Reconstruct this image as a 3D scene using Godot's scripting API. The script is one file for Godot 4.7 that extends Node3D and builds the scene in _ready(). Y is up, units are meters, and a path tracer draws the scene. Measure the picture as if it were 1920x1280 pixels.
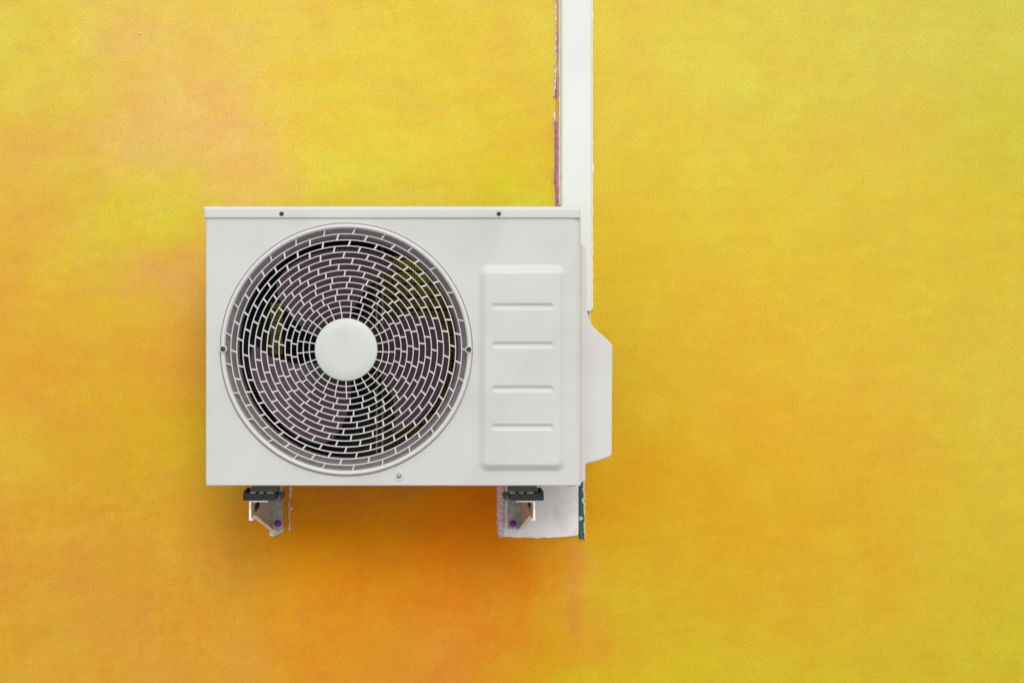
extends Node3D
# A white outdoor air-conditioning unit on two steel brackets, on a mottled yellow and orange painted wall.
# z is the distance out of the wall: wall face 0, front of the unit FRONT, lens at EYE.

const EYE_Z := 3.0
const EYE_Y := 1.6
const FRONT := 0.37
const VX := 790.0            # the pixel straight ahead of the lens
const VY := 585.0
const FOCAL := 2340.0      # pixels of the 1920-pixel photograph per unit of slope
var used := {}
var M := {}

func _ready() -> void:
	_camera_and_light()
	_materials()
	_ground()
	_wall()
	_trunking()
	_bracket(false)
	_bracket(true)
	_unit()

# ---------------------------------------------------------------- camera, sky, sun
func _camera_and_light() -> void:
	var cam := Camera3D.new()
	cam.name = "camera"
	cam.projection = Camera3D.PROJECTION_FRUSTUM
	cam.near = 0.1
	cam.far = 400.0
	cam.size = 0.1 * 1280.0 / FOCAL
	cam.frustum_offset = Vector2(0.1 * (960.0 - VX) / FOCAL, 0.1 * (VY - 640.0) / FOCAL)
	cam.position = Vector3(0, EYE_Y, EYE_Z)
	add_child(cam)
	var sky_mat := ProceduralSkyMaterial.new()
	sky_mat.sky_top_color = Color(0.86, 0.88, 0.90)
	sky_mat.sky_horizon_color = Color(0.85, 0.865, 0.88)
	sky_mat.ground_horizon_color = Color(0.42, 0.41, 0.40)
	sky_mat.ground_bottom_color = Color(0.36, 0.35, 0.34)
	sky_mat.sky_curve = 0.2
	sky_mat.energy_multiplier = 1.0
	var sky := Sky.new()
	sky.sky_material = sky_mat
	var env := Environment.new()
	env.background_mode = Environment.BG_SKY
	env.sky = sky
	env.tonemap_mode = Environment.TONE_MAPPER_LINEAR
	env.tonemap_exposure = 1.42
	env.sdfgi_enabled = true
	env.ssao_enabled = true
	env.ssil_enabled = true
	var we := WorldEnvironment.new()
	we.name = "world_environment"
	we.environment = env
	add_child(we)
	var sun := DirectionalLight3D.new()
	sun.name = "overcast_sun"
	sun.light_energy = 0.32
	sun.light_color = Color(1.0, 0.985, 0.95)
	sun.light_angular_distance = 24.0
	sun.shadow_enabled = true
	add_child(sun)
	sun.look_at_from_position(Vector3(0.32, 1.35, 2.0), Vector3.ZERO)

# ---------------------------------------------------------------- naming helpers
func numbered(called: String) -> String:
	var n: int = used.get(called, -1) + 1
	used[called] = n
	return called if n == 0 else "%s_%03d" % [called, n]

func thing(called: String, label: String, category: String, at := Vector3.ZERO, group := "") -> Node3D:
	var o := Node3D.new()
	o.name = numbered(called)
	o.position = at
	o.set_meta("label", label)
	o.set_meta("category", category)
	if group:
		o.set_meta("group", group)
	add_child(o, true)
	return o

func root_of(n: Node) -> Node3D:
	while n.get_parent() != self:
		n = n.get_parent()
	return n

# commits the SurfaceTool (world coordinates) as one named mesh under parent
func part(called: String, st: SurfaceTool, m: Material, parent: Node3D, label := "") -> MeshInstance3D:
	st.generate_normals()
	var o := MeshInstance3D.new()
	o.name = called
	o.mesh = st.commit()
	o.material_override = m
	parent.add_child(o, true)
	var p := Vector3.ZERO
	var n: Node = parent
	while n != self:
		p += n.position
		n = n.get_parent()
	o.position = -p
	if label:
		o.set_meta("label", label)
	return o

# ---------------------------------------------------------------- places
# where a pixel (px, py) of the photograph falls at distance z out of the wall
func P(px: float, py: float, z: float) -> Vector3:
	var d := (EYE_Z - z) / FOCAL
	return Vector3((px - VX) * d, EYE_Y - (py - VY) * d, z)

func X(px: float, z := FRONT) -> float:
	return (px - VX) * (EYE_Z - z) / FOCAL

func Y(py: float, z := FRONT) -> float:
	return EYE_Y - (py - VY) * (EYE_Z - z) / FOCAL

func L(pixels: float) -> float:
	return pixels * (EYE_Z - FRONT) / FOCAL

# ---------------------------------------------------------------- shape helpers
func begin() -> SurfaceTool:
	var st := SurfaceTool.new()
	st.begin(Mesh.PRIMITIVE_TRIANGLES)
	st.set_smooth_group(-1)
	return st

func tri(st: SurfaceTool, a: Vector3, b: Vector3, c: Vector3, n: Vector3) -> void:
	if (b - a).cross(c - a).dot(n) > 0.0:
		var t := b
		b = c
		c = t
	for v in [a, b, c]:
		st.set_uv(Vector2(v.x, -v.y))
		st.add_vertex(v)

func quad(st: SurfaceTool, a: Vector3, b: Vector3, c: Vector3, d: Vector3, n: Vector3) -> void:
	tri(st, a, b, c, n)
	tri(st, a, c, d, n)

# box with chamfered edges
func box(st: SurfaceTool, lo: Vector3, hi: Vector3, ch := 0.0) -> void:
	var c := (lo + hi) * 0.5
	var h := (hi - lo) * 0.5
	ch = minf(ch, minf(h.x, minf(h.y, h.z)) * 0.95)
	var pt := func(s: Vector3, axis: int) -> Vector3:
		var v := h - Vector3(ch, ch, ch)
		v[axis] = h[axis]
		return c + v * s
	for axis in 3:
		var u := (axis + 1) % 3
		var w := (axis + 2) % 3
		for s in [-1.0, 1.0]:
			var q: Array[Vector3] = []
			for k in [[-1.0, -1.0], [1.0, -1.0], [1.0, 1.0], [-1.0, 1.0]]:
				var sg := Vector3.ZERO
				sg[axis] = s
				sg[u] = k[0]
				sg[w] = k[1]
				q.append(pt.call(sg, axis))
			var n := Vector3.ZERO
			n[axis] = s
			quad(st, q[0], q[1], q[2], q[3], n)
	if ch <= 0.0:
		return
	for axis in 3:
		var u := (axis + 1) % 3
		var w := (axis + 2) % 3
		for su in [-1.0, 1.0]:
			for sw in [-1.0, 1.0]:
				var a := Vector3.ZERO
				a[axis] = -1.0
				a[u] = su
				a[w] = sw
				var b := a
				b[axis] = 1.0
				var n := a + b
				quad(st, pt.call(a, u), pt.call(b, u), pt.call(b, w), pt.call(a, w), n)
	for i in 8:
		var s := Vector3(1.0 if i & 1 else -1.0, 1.0 if i & 2 else -1.0, 1.0 if i & 4 else -1.0)
		tri(st, pt.call(s, 0), pt.call(s, 1), pt.call(s, 2), s)

# turns a profile of (radius, z) about the z axis through c; smooth unless a point repeats
func lathe(st: SurfaceTool, c: Vector3, prof: Array, segs := 64, inward := false) -> void:
	var g := 1
	for i in prof.size() - 1:
		var p: Vector2 = prof[i]
		var q: Vector2 = prof[i + 1]
		if p.is_equal_approx(q):
			g += 1
			continue
		st.set_smooth_group(g)
		for k in segs:
			var a := TAU * k / segs
			var b := TAU * (k + 1) / segs
			var ca := Vector3(cos(a), sin(a), 0)
			var cb := Vector3(cos(b), sin(b), 0)
			var dir := Vector2(-(q.y - p.y), q.x - p.x)   # left of the way along the profile
			var n := (ca + cb) * 0.5 * dir.x + Vector3(0, 0, dir.y)
			if inward:
				n = -n
			var v := [c + ca * p.x + Vector3(0, 0, p.y), c + cb * p.x + Vector3(0, 0, p.y), c + cb * q.x + Vector3(0, 0, q.y), c + ca * q.x + Vector3(0, 0, q.y)]
			if p.x > 1e-6:
				tri(st, v[0], v[1], v[2], n)
			if q.x > 1e-6:
				tri(st, v[0], v[2], v[3], n)
	st.set_smooth_group(-1)

# tube along a path with a radius at each point
func tube(st: SurfaceTool, path: Array, radii: Array, sides := 8) -> void:
	st.set_smooth_group(1)
	var rings := []
	for i in path.size():
		var d: Vector3 = (path[mini(i + 1, path.size() - 1)] - path[maxi(i - 1, 0)]).normalized()
		var u := d.cross(Vector3(0, 0, 1) if absf(d.z) < 0.9 else Vector3(1, 0, 0)).normalized()
		var w := d.cross(u)
		var ring := []
		for k in sides:
			var a := TAU * k / sides
			ring.append(path[i] + (u * cos(a) + w * sin(a)) * radii[i])
		rings.append(ring)
	for i in path.size() - 1:
		for k in sides:
			var j := (k + 1) % sides
			var mid: Vector3 = (path[i] + path[i + 1]) * 0.5
			var a: Vector3 = rings[i][k]
			var b: Vector3 = rings[i][j]
			var c: Vector3 = rings[i + 1][j]
			var d2: Vector3 = rings[i + 1][k]
			quad(st, a, b, c, d2, (a + b + c + d2) * 0.25 - mid)
	st.set_smooth_group(-1)
	for e in [0, path.size() - 1]:
		for k in range(1, sides - 1):
			var out: Vector3 = path[e] - path[1 if e == 0 else e - 1]
			tri(st, rings[e][0], rings[e][k], rings[e][k + 1], out)

# a slab with a polygon outline (world x, y) from z0 to z1, its front edge chamfered
func slab(st: SurfaceTool, poly: PackedVector2Array, z0: float, z1: float, ch := 0.0, steps := 1, bend: Variant = null) -> void:
	if Geometry2D.is_polygon_clockwise(poly):
		poly.reverse()
	var n := poly.size()
	var inset := func(amount: float) -> PackedVector2Array:
		var out := PackedVector2Array()
		for i in n:
			var a := poly[(i + n - 1) % n]
			var b := poly[i]
			var c := poly[(i + 1) % n]
			var n1 := (b - a).normalized().orthogonal()
			var n2 := (c - b).normalized().orthogonal()
			# outline runs counter-clockwise: the outside is to the right
			var m := (n1 + n2).normalized()
			var k := amount / maxf(0.4, m.dot(n1))
			var q := b - m * k
			if not Geometry2D.is_point_in_polygon(q, poly):
				q = b + m * k
			out.append(q if amount > 0.0 else b)
		return out
	var loops := [[poly, z0], [poly, z1 - ch]]
	for s in range(1, steps + 1):
		if ch > 0.0:
			var a := PI * 0.5 * s / steps
			loops.append([inset.call(ch * (1.0 - cos(a))), z1 - ch + ch * sin(a)])
	for l in loops.size() - 1:
		var a: PackedVector2Array = loops[l][0]
		var b: PackedVector2Array = loops[l + 1][0]
		for i in n:
			var j := (i + 1) % n
			var e := poly[j] - poly[i]
			var out := Vector3(e.y, -e.x, 0.0).normalized() * 0.7 + Vector3(0, 0, 0.3 if l > 0 else 0.0)
			var q := [Vector3(a[i].x, a[i].y, loops[l][1]), Vector3(a[j].x, a[j].y, loops[l][1]), Vector3(b[j].x, b[j].y, loops[l + 1][1]), Vector3(b[i].x, b[i].y, loops[l + 1][1])]
			if bend != null:
				for k in 4:
					if l > 0 or k > 1:
						q[k].z += bend.call(q[k].x)
			quad(st, q[0], q[1], q[2], q[3], out)
	if bend != null:
		_bent_cap(st, loops[-1][0], loops[-1][1], bend)
	for side in ([0] if bend != null else [0, 1]):
		var lp: PackedVector2Array = loops[-1][0] if side else loops[0][0]
		var z: float = loops[-1][1] if side else loops[0][1]
		var idx := Geometry2D.triangulate_polygon(lp)
		for k in range(0, idx.size(), 3):
			tri(st, Vector3(lp[idx[k]].x, lp[idx[k]].y, z), Vector3(lp[idx[k + 1]].x, lp[idx[k + 1]].y, z), Vector3(lp[idx[k + 2]].x, lp[idx[k + 2]].y, z), Vector3(0, 0, 1 if side else -1))

# the front of a slab in narrow upright strips, so that it can curve
func _bent_cap(st: SurfaceTool, poly: PackedVector2Array, z: float, bend: Variant) -> void:
	var lo := 1e9
	var hi := -1e9
	for p in poly:
		lo = minf(lo, p.x)
		hi = maxf(hi, p.x)
	st.set_smooth_group(6)
	for k in 20:
		var a := lerpf(lo, hi, k / 20.0)
		var b := lerpf(lo, hi, (k + 1) / 20.0)
		for piece in Geometry2D.intersect_polygons(poly, PackedVector2Array([Vector2(a, -9), Vector2(b, -9), Vector2(b, 9), Vector2(a, 9)])):
			var idx := Geometry2D.triangulate_polygon(piece)
			for i in range(0, idx.size(), 3):
				var v := []
				for j in 3:
					var p: Vector2 = piece[idx[i + j]]
					v.append(Vector3(p.x, p.y, z + bend.call(p.x)))
				tri(st, v[0], v[1], v[2], Vector3(0, 0, 1))
	st.set_smooth_group(-1)

# ---------------------------------------------------------------- materials
func noise(freq: float, octaves: int, sd: int) -> FastNoiseLite:
	var n := FastNoiseLite.new()
	n.noise_type = FastNoiseLite.TYPE_SIMPLEX_SMOOTH
	n.frequency = freq
	n.fractal_octaves = octaves
	n.seed = sd
	return n

func noise_tex(freq: float, octaves: int, sd: int, stops: Array = [], size := 1024, bump := 0.0) -> NoiseTexture2D:
	var t := NoiseTexture2D.new()
	t.width = size
	t.height = size
	t.seamless = true
	t.noise = noise(freq, octaves, sd)
	if bump > 0.0:
		t.as_normal_map = true
		t.bump_strength = bump
	if stops:
		var g := Gradient.new()
		var off := PackedFloat32Array()
		var col := PackedColorArray()
		for s in stops:
			off.append(s[0])
			col.append(s[1])
		g.offsets = off
		g.colors = col
		t.color_ramp = g
	return t

func grey(v: float) -> Color:
	return Color(v, v, v)

func mat(c: Color, rough: float, metal := 0.0, tex: Texture2D = null, scale := 2.0) -> StandardMaterial3D:
	var m := StandardMaterial3D.new()
	m.albedo_color = c.linear_to_srgb()
	m.roughness = rough
	m.metallic = metal
	if tex:
		m.albedo_texture = tex
		m.uv1_triplanar = true
		m.uv1_world_triplanar = true
		m.uv1_scale = Vector3.ONE * scale
	return m

func _materials() -> void:
	var dirt := noise_tex(0.006, 5, 5, [[0.0, Color(0.955, 0.945, 0.945)], [0.45, grey(0.985)], [1.0, Color(1.0, 1.0, 0.995)]], 512)
	M.white = mat(Color(0.685, 0.685, 0.672), 0.42, 0.0, dirt, 1.6)
	M.cover = mat(Color(0.74, 0.73, 0.735), 0.45, 0.0, dirt, 1.6)
	M.grille = mat(Color(0.70, 0.675, 0.69), 0.4)
	M.hub = mat(Color(0.68, 0.71, 0.675), 0.45, 0.0, dirt, 2.5)
	M.shroud = mat(Color(0.37, 0.335, 0.335), 0.55)
	M.blade = mat(Color(0.066, 0.033, 0.043), 0.4)
	M.inside = mat(Color(0.05, 0.05, 0.05), 0.7)
	M.fin = mat(Color(0.13, 0.135, 0.115), 0.6)
	M.wire = mat(Color(0.05, 0.05, 0.045), 0.6)
	M.strut = mat(Color(0.30, 0.31, 0.31), 0.5, 0.2)
	M.pvc = mat(Color(0.85, 0.885, 0.85), 0.35, 0.0, noise_tex(0.004, 4, 8, [[0.0, grey(0.96)], [1.0, grey(1.0)]], 512), 1.3)
	M.caulk = mat(Color(0.86, 0.84, 0.72), 0.6)
	M.steel = mat(Color(0.47, 0.45, 0.43), 0.4, 0.2, noise_tex(0.02, 4, 9, [[0.0, Color(0.8, 0.77, 0.74)], [0.6, grey(1.0)], [1.0, grey(1.0)]], 512), 5.0)
	M.bracket = mat(Color(0.92, 0.90, 0.88), 0.5, 0.0, noise_tex(0.02, 4, 19, [[0.0, Color(0.85, 0.82, 0.78)], [0.55, grey(1.0)], [1.0, grey(1.0)]], 512), 5.0)  # whiter copy of the bracket colour for its lit edges
	M.rubber = mat(Color(0.014, 0.017, 0.019), 0.6, 0.0, noise_tex(0.05, 3, 10, [[0.0, grey(0.6)], [1.0, grey(1.0)]], 256), 8.0)
	M.foot = mat(Color(0.10, 0.105, 0.10), 0.5, 0.2)
	M.purple = mat(Color(0.22, 0.035, 0.36), 0.4)
	M.screw = mat(Color(0.45, 0.45, 0.44), 0.35, 0.8)
	M.dark_screw = mat(Color(0.045, 0.045, 0.045), 0.45)
	M.hole = mat(Color(0.02, 0.02, 0.02), 0.8)
	M.plaster = mat(Color(0.82, 0.78, 0.76), 0.9, 0.0, noise_tex(0.03, 4, 11, [[0.0, Color(0.75, 0.70, 0.70)], [0.6, grey(1.0)], [1.0, grey(1.0)]], 512), 6.0)
	M.chip = mat(Color(0.90, 0.72, 0.36), 0.9)
	M.patch = mat(Color(0.93, 0.915, 0.945), 0.7, 0.0, noise_tex(0.008, 5, 12, [[0.0, Color(0.93, 0.90, 0.92)], [0.6, grey(1.0)], [1.0, grey(1.0)]], 512), 3.0)
	M.pink = mat(Color(0.93, 0.76, 0.78), 0.85, 0.0, noise_tex(0.05, 4, 13, [[0.0, Color(0.45, 0.2, 0.35)], [0.30, Color(0.85, 0.75, 0.8)], [0.6, grey(1.0)], [1.0, grey(1.0)]], 512), 6.0)
	M.lilac = mat(Color(0.55, 0.24, 0.56), 0.8, 0.0, noise_tex(0.02, 4, 14, [[0.0, Color(0.75, 0.6, 0.7)], [1.0, grey(1.0)]], 512), 6.0)
	M.rust = mat(Color(0.62, 0.35, 0.12), 0.9)
	M.green = mat(Color(0.055, 0.17, 0.105), 0.7, 0.0, noise_tex(0.02, 4, 15, [[0.0, Color(0.7, 0.8, 0.8)], [0.7, grey(1.0)], [1.0, grey(1.0)]], 512), 6.0)
	# painted plaster: grain on top of the mottled colours that the wall's vertices carry
	var w := StandardMaterial3D.new()
	w.vertex_color_use_as_albedo = true
	w.roughness = 0.9
	w.metallic_specular = 0.32
	w.albedo_texture = noise_tex(0.17, 4, 21, [[0.0, Color(0.82, 0.76, 0.52)], [0.34, Color(0.95, 0.93, 0.85)], [0.55, Color(0.98, 0.975, 0.955)], [0.72, grey(1.0)], [1.0, grey(1.0)]], 1024)
	w.heightmap_enabled = true
	w.heightmap_texture = noise_tex(0.09, 5, 22)
	w.heightmap_scale = 0.016
	w.uv1_scale = Vector3(0.62, 0.62, 1)
	M.wall = w
	M.wall_back = mat(Color(0.6, 0.58, 0.5), 0.9)
	M.ground = mat(Color(0.50, 0.49, 0.47), 0.9, 0.0, noise_tex(0.02, 5, 31, [[0.0, grey(0.7)], [1.0, grey(1.0)]], 512), 1.0)

# ---------------------------------------------------------------- ground
func _ground() -> void:
	var st := begin()
	quad(st, Vector3(-150, 0, 150), Vector3(150, 0, 150), Vector3(150, 0, -150), Vector3(-150, 0, -150), Vector3.UP)
	st.generate_normals()
	var o := MeshInstance3D.new()
	o.name = "ground"
	o.mesh = st.commit()
	o.material_override = M.ground
	o.set_meta("kind", "structure")
	add_child(o, true)

# ---------------------------------------------------------------- wall
# mottled paint colours, brightened below and darkened behind the unit for shade: photograph x, y, sRGB colour, reach
const PAINT := [
	[40, 40, 228, 208, 78, 110], [200, 120, 238, 200, 98, 110], [320, 60, 238, 202, 92, 100], [380, 190, 240, 198, 112, 90],
	[110, 180, 228, 208, 76, 70], [560, 60, 238, 210, 86, 110], [560, 190, 238, 204, 72, 80], [760, 120, 234, 200, 70, 130],
	[700, 300, 226, 212, 72, 110], [900, 60, 236, 206, 80, 110], [950, 240, 230, 196, 60, 80], [960, 350, 218, 208, 54, 50],
	[250, 290, 238, 190, 104, 60], [470, 290, 238, 192, 104, 60], [60, 260, 232, 190, 82, 80], [280, 380, 224, 206, 66, 80],
	[60, 400, 232, 182, 74, 90], [190, 480, 224, 206, 62, 70], [330, 520, 238, 178, 92, 60], [60, 560, 230, 180, 62, 100],
	[230, 600, 232, 188, 58, 90], [340, 640, 234, 170, 70, 50], [80, 720, 230, 172, 54, 100], [300, 760, 232, 174, 44, 80],
	[350, 830, 222, 190, 46, 60], [180, 860, 226, 182, 48, 70], [40, 850, 226, 190, 58, 50], [90, 960, 226, 168, 52, 80],
	[290, 920, 222, 178, 44, 60], [380, 960, 232, 164, 54, 70], [200, 1080, 224, 166, 60, 110], [60, 1180, 222, 168, 54, 120],
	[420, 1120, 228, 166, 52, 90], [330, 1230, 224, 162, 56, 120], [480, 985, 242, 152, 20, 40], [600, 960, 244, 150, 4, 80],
	[740, 940, 246, 150, 2, 80], [880, 960, 250, 140, 2, 70], [650, 1050, 246, 152, 4, 70], [530, 1050, 240, 160, 14, 50], [860, 1070, 244, 132, 2, 80],  # orange paint under the unit, brightened to offset its shadow
	[720, 1150, 228, 152, 36, 70], [620, 1180, 228, 156, 34, 80], [840, 1170, 228, 150, 36, 80], [790, 1250, 224, 156, 54, 80],
	[950, 1180, 228, 140, 40, 70], [980, 1060, 228, 148, 20, 60], [1030, 1150, 222, 170, 20, 45], [1020, 1250, 220, 176, 24, 60],
	[1085, 1080, 226, 164, 60, 40], [1090, 1190, 228, 152, 52, 35], [1180, 950, 228, 170, 30, 80], [1200, 60, 234, 208, 82, 120],
	[1330, 150, 230, 214, 84, 120], [1500, 80, 230, 208, 84, 130], [1700, 80, 222, 208, 86, 130], [1880, 60, 219, 207, 84, 90],
	[1880, 260, 216, 202, 66, 90], [1650, 190, 228, 198, 84, 80], [1200, 250, 232, 200, 66, 90], [1420, 300, 230, 206, 70, 110],
	[1640, 330, 228, 200, 68, 110], [1200, 420, 230, 196, 58, 100], [1400, 450, 232, 200, 62, 110], [1800, 440, 224, 198, 64, 120],
	[1250, 600, 230, 190, 54, 90], [1460, 590, 232, 192, 58, 100], [1650, 560, 228, 196, 60, 110], [1340, 570, 236, 182, 62, 40],
	[1250, 700, 224, 194, 54, 70], [1400, 740, 236, 184, 54, 90], [1600, 740, 234, 188, 62, 100], [1850, 720, 222, 196, 66, 120],
	[1250, 860, 230, 176, 36, 80], [1450, 880, 230, 180, 40, 100], [1690, 850, 229, 179, 46, 70], [1850, 930, 222, 192, 58, 110],
	[1380, 1040, 228, 172, 36, 70], [1600, 960, 226, 180, 46, 90], [1480, 1130, 229, 174, 44, 60], [1680, 1110, 228, 176, 50, 80],
	[1250, 1110, 222, 186, 42, 80], [1200, 1240, 220, 188, 40, 100], [1420, 1230, 218, 190, 46, 110], [1700, 1220, 214, 190, 48, 120],
	[600, 780, 140, 130, 84, 70], [720, 820, 140, 130, 84, 70], [520, 650, 190, 165, 70, 70], [780, 560, 205, 190, 60, 70],  # wall behind the unit, shade put into the colour
	[1880, 1180, 210, 192, 50, 120], [1130, 800, 222, 182, 40, 40], [1140, 500, 228, 190, 48, 50],
]
const ROLLED := [
	[150, 40, 452, 250, 0.5, 10], [230, 230, 530, 316, 0.5, 10], [200, 316, 370, 460, 0.9, 4], [0, 100, 160, 250, 0.3, 5], [130, 470, 360, 560, 0.7, 8], [454, 100, 660, 200, 0.5, 3], [370, 880, 400, 1000, 0.5, 3], [120, 880, 330, 1010, 0.25, 12], [560, 1120, 860, 1300, 0.3, 14], [1440, 1000, 1560, 1180, 0.3, 10],
	[0, 640, 190, 800, 0.3, 9], [1180, 1030, 1330, 1140, 0.3, 14], [1600, 800, 1760, 930, 0.35, 8], [995, 1100, 1060, 1300, 0.4, 5], [1060, 1012, 1090, 1190, 1.5, 8], [1000, 1010, 1056, 1120, 0.2, 3],
]

var warp_a: FastNoiseLite
var warp_b: FastNoiseLite
var cloud: FastNoiseLite
var tone: FastNoiseLite
var smear: FastNoiseLite
var mottle: FastNoiseLite
var fine: FastNoiseLite
var patchy: FastNoiseLite
var run_noise: FastNoiseLite
var lin := []

func paint_at(wx: float, wy: float) -> Color:
	var s := FOCAL / EYE_Z
	var px := VX + wx * s
	var py := VY - (wy - EYE_Y) * s
	var qx := px + warp_a.get_noise_2d(px, py) * 46.0
	var qy := py + warp_b.get_noise_2d(px, py) * 46.0
	var r := 0.0
	var g := 0.0
	var b := 0.0
	var total := 0.0
	for k in lin.size():
		var a: Array = lin[k]
		var dx: float = qx - a[0]
		var dy: float = qy - a[1]
		var e: float = (dx * dx + dy * dy) * a[5]
		if e < 9.0:
			var w := exp(-e)
			r += a[2] * w
			g += a[3] * w
			b += a[4] * w
			total += w
	if total < 1e-4:
		r += 0.74 * 1e-4
		g += 0.50 * 1e-4
		b += 0.06 * 1e-4
		total += 1e-4
	var c := Color(r / total, g / total, b / total)
	# clouds of a second coat: more orange or more lemon, never darker as a whole
	var n := cloud.get_noise_2d(px, py) * 1.3 + mottle.get_noise_2d(px, py * 1.5) * 0.7
	n = clampf(n, -1.0, 1.0)
	c.g *= 1.0 + 0.055 * n
	c.b *= 1.0 + 0.20 * n * (1.0 if n > 0.0 else -0.35)
	# squarish roller patches
	for q in ROLLED:
		if px > q[0] - 30.0 and px < q[2] + 30.0 and py > q[1] - 30.0 and py < q[3] + 30.0:
			var wob := tone.get_noise_2d(px * 3.0, py * 3.0) * 14.0
			var inx := smoothstep(q[0] - 8.0, q[0] + 8.0, px + wob) * (1.0 - smoothstep(q[2] - 8.0, q[2] + 8.0, px + wob))
			var iny := smoothstep(q[1] - 12.0, q[1] + 12.0, py + wob) * (1.0 - smoothstep(q[3] - 12.0, q[3] + 12.0, py + wob))
			var f: float = inx * iny * q[4] * 0.22
			c = c.lerp(Color(c.r, c.g * (0.86 if q[5] > 5 else 1.1), c.b * (1.5 if q[5] > 5 else 0.75)), f * 2.0)
	# thin and thick places of the coat, faint sideways smears
	var t := tone.get_noise_2d(px * 1.3, py * 1.3)
	c *= 1.0 + 0.03 * t + 0.022 * smear.get_noise_2d(px * 0.4, py * 1.5)
	# where one brushed coat stops and the next shows: irregular but fairly crisp edges
	var coat := smoothstep(-0.06, 0.07, patchy.get_noise_2d(px * 0.75, py * 1.15)) - 0.5
	var coat2 := smoothstep(-0.03, 0.05, patchy.get_noise_2d(py * 0.9 + 3000.0, px * 0.6) - 0.12) - 0.3
	var calm := lerpf(1.0, 0.4, smoothstep(1000.0, 1250.0, px))     # the right half was painted more evenly
	c.g *= 1.0 + (0.035 * coat - 0.045 * coat2) * calm
	c.b *= 1.0 + (0.10 * coat + 0.10 * coat2) * calm
	# speckle of the coat underneath, in drifts
	var sp := fine.get_noise_2d(px, py)
	var drift := smoothstep(-0.35, 0.45, cloud.get_noise_2d(px * 0.8 + 900.0, py * 0.5)) * (0.35 + 0.65 * smoothstep(560.0, 1050.0, py)) * calm
	var run := run_noise.get_noise_2d(px, py * 0.22)
	c.g *= 1.0 + (0.04 + 0.10 * drift) * sp + 0.09 * drift * run
	c.b *= 1.0 + (0.12 + 0.18 * drift) * sp
	c.a = 1.0
	return c

func axis_steps(lo: float, hi: float, a: float, b: float, fine: float, coarse: float) -> PackedFloat32Array:
	var out := PackedFloat32Array()
	var v := lo
	while v < a - 1e-4:
		out.append(v)
		v += minf(coarse, a - v)
	v = a
	while v < b - 1e-4:
		out.append(v)
		v += fine
	v = b
	while v < hi + 1e-4:
		out.append(v)
		v += coarse
	return out

func _wall() -> void:
	warp_a = noise(0.008, 4, 41)
	warp_b = noise(0.008, 4, 42)
	cloud = noise(0.007, 5, 43)
	tone = noise(0.012, 5, 44)
	smear = noise(0.02, 4, 45)
	mottle = noise(0.035, 4, 48)
	fine = noise(0.055, 4, 49)
	patchy = noise(0.006, 6, 52)
	patchy.fractal_gain = 0.6
	run_noise = noise(0.02, 4, 50)
	var swell := noise(3.0, 3, 46)
	var lumps := noise(14.0, 4, 47)
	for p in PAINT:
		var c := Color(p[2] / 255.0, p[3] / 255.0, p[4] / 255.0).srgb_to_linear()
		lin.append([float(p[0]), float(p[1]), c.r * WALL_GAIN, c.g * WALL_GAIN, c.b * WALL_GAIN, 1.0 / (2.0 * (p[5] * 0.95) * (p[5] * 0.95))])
	var xs := axis_steps(-4.0, 4.6, -1.12, 1.55, 0.0075, 0.08)
	var ys := axis_steps(0.0, 3.6, 0.72, 2.48, 0.0075, 0.08)
	var w := thing("painted_wall", "plastered wall with mottled yellow and orange paint behind the unit", "wall")
	var st := SurfaceTool.new()
	st.begin(Mesh.PRIMITIVE_TRIANGLES)
	st.set_smooth_group(0)
	var nx := xs.size()
	for y in ys:
		for x in xs:
			var inside := smoothstep(-1.3, -1.1, x) * (1.0 - smoothstep(1.5, 1.7, x))
			var z := (swell.get_noise_2d(x, y) * 0.0014 + lumps.get_noise_2d(x * 0.6, y * 1.5) * 0.0008) * inside - 0.001
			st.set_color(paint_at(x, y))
			st.set_uv(Vector2(x, -y) * 2.2)
			st.add_vertex(Vector3(x, y, z))
	for j in ys.size() - 1:
		for i in nx - 1:
			var a := j * nx + i
			for k in [a, a + nx, a + nx + 1, a, a + nx + 1, a + 1]:
				st.add_index(k)
	st.generate_normals()
	var face := MeshInstance3D.new()
	face.name = "painted_face"
	face.mesh = st.commit()
	face.material_override = M.wall
	w.add_child(face, true)
	var core := begin()
	box(core, Vector3(-4.0, 0.0, -0.22), Vector3(xs[-1], ys[-1], -0.006))
	part("wall_core", core, M.wall_back, w)
	_bare_places(w)

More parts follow.
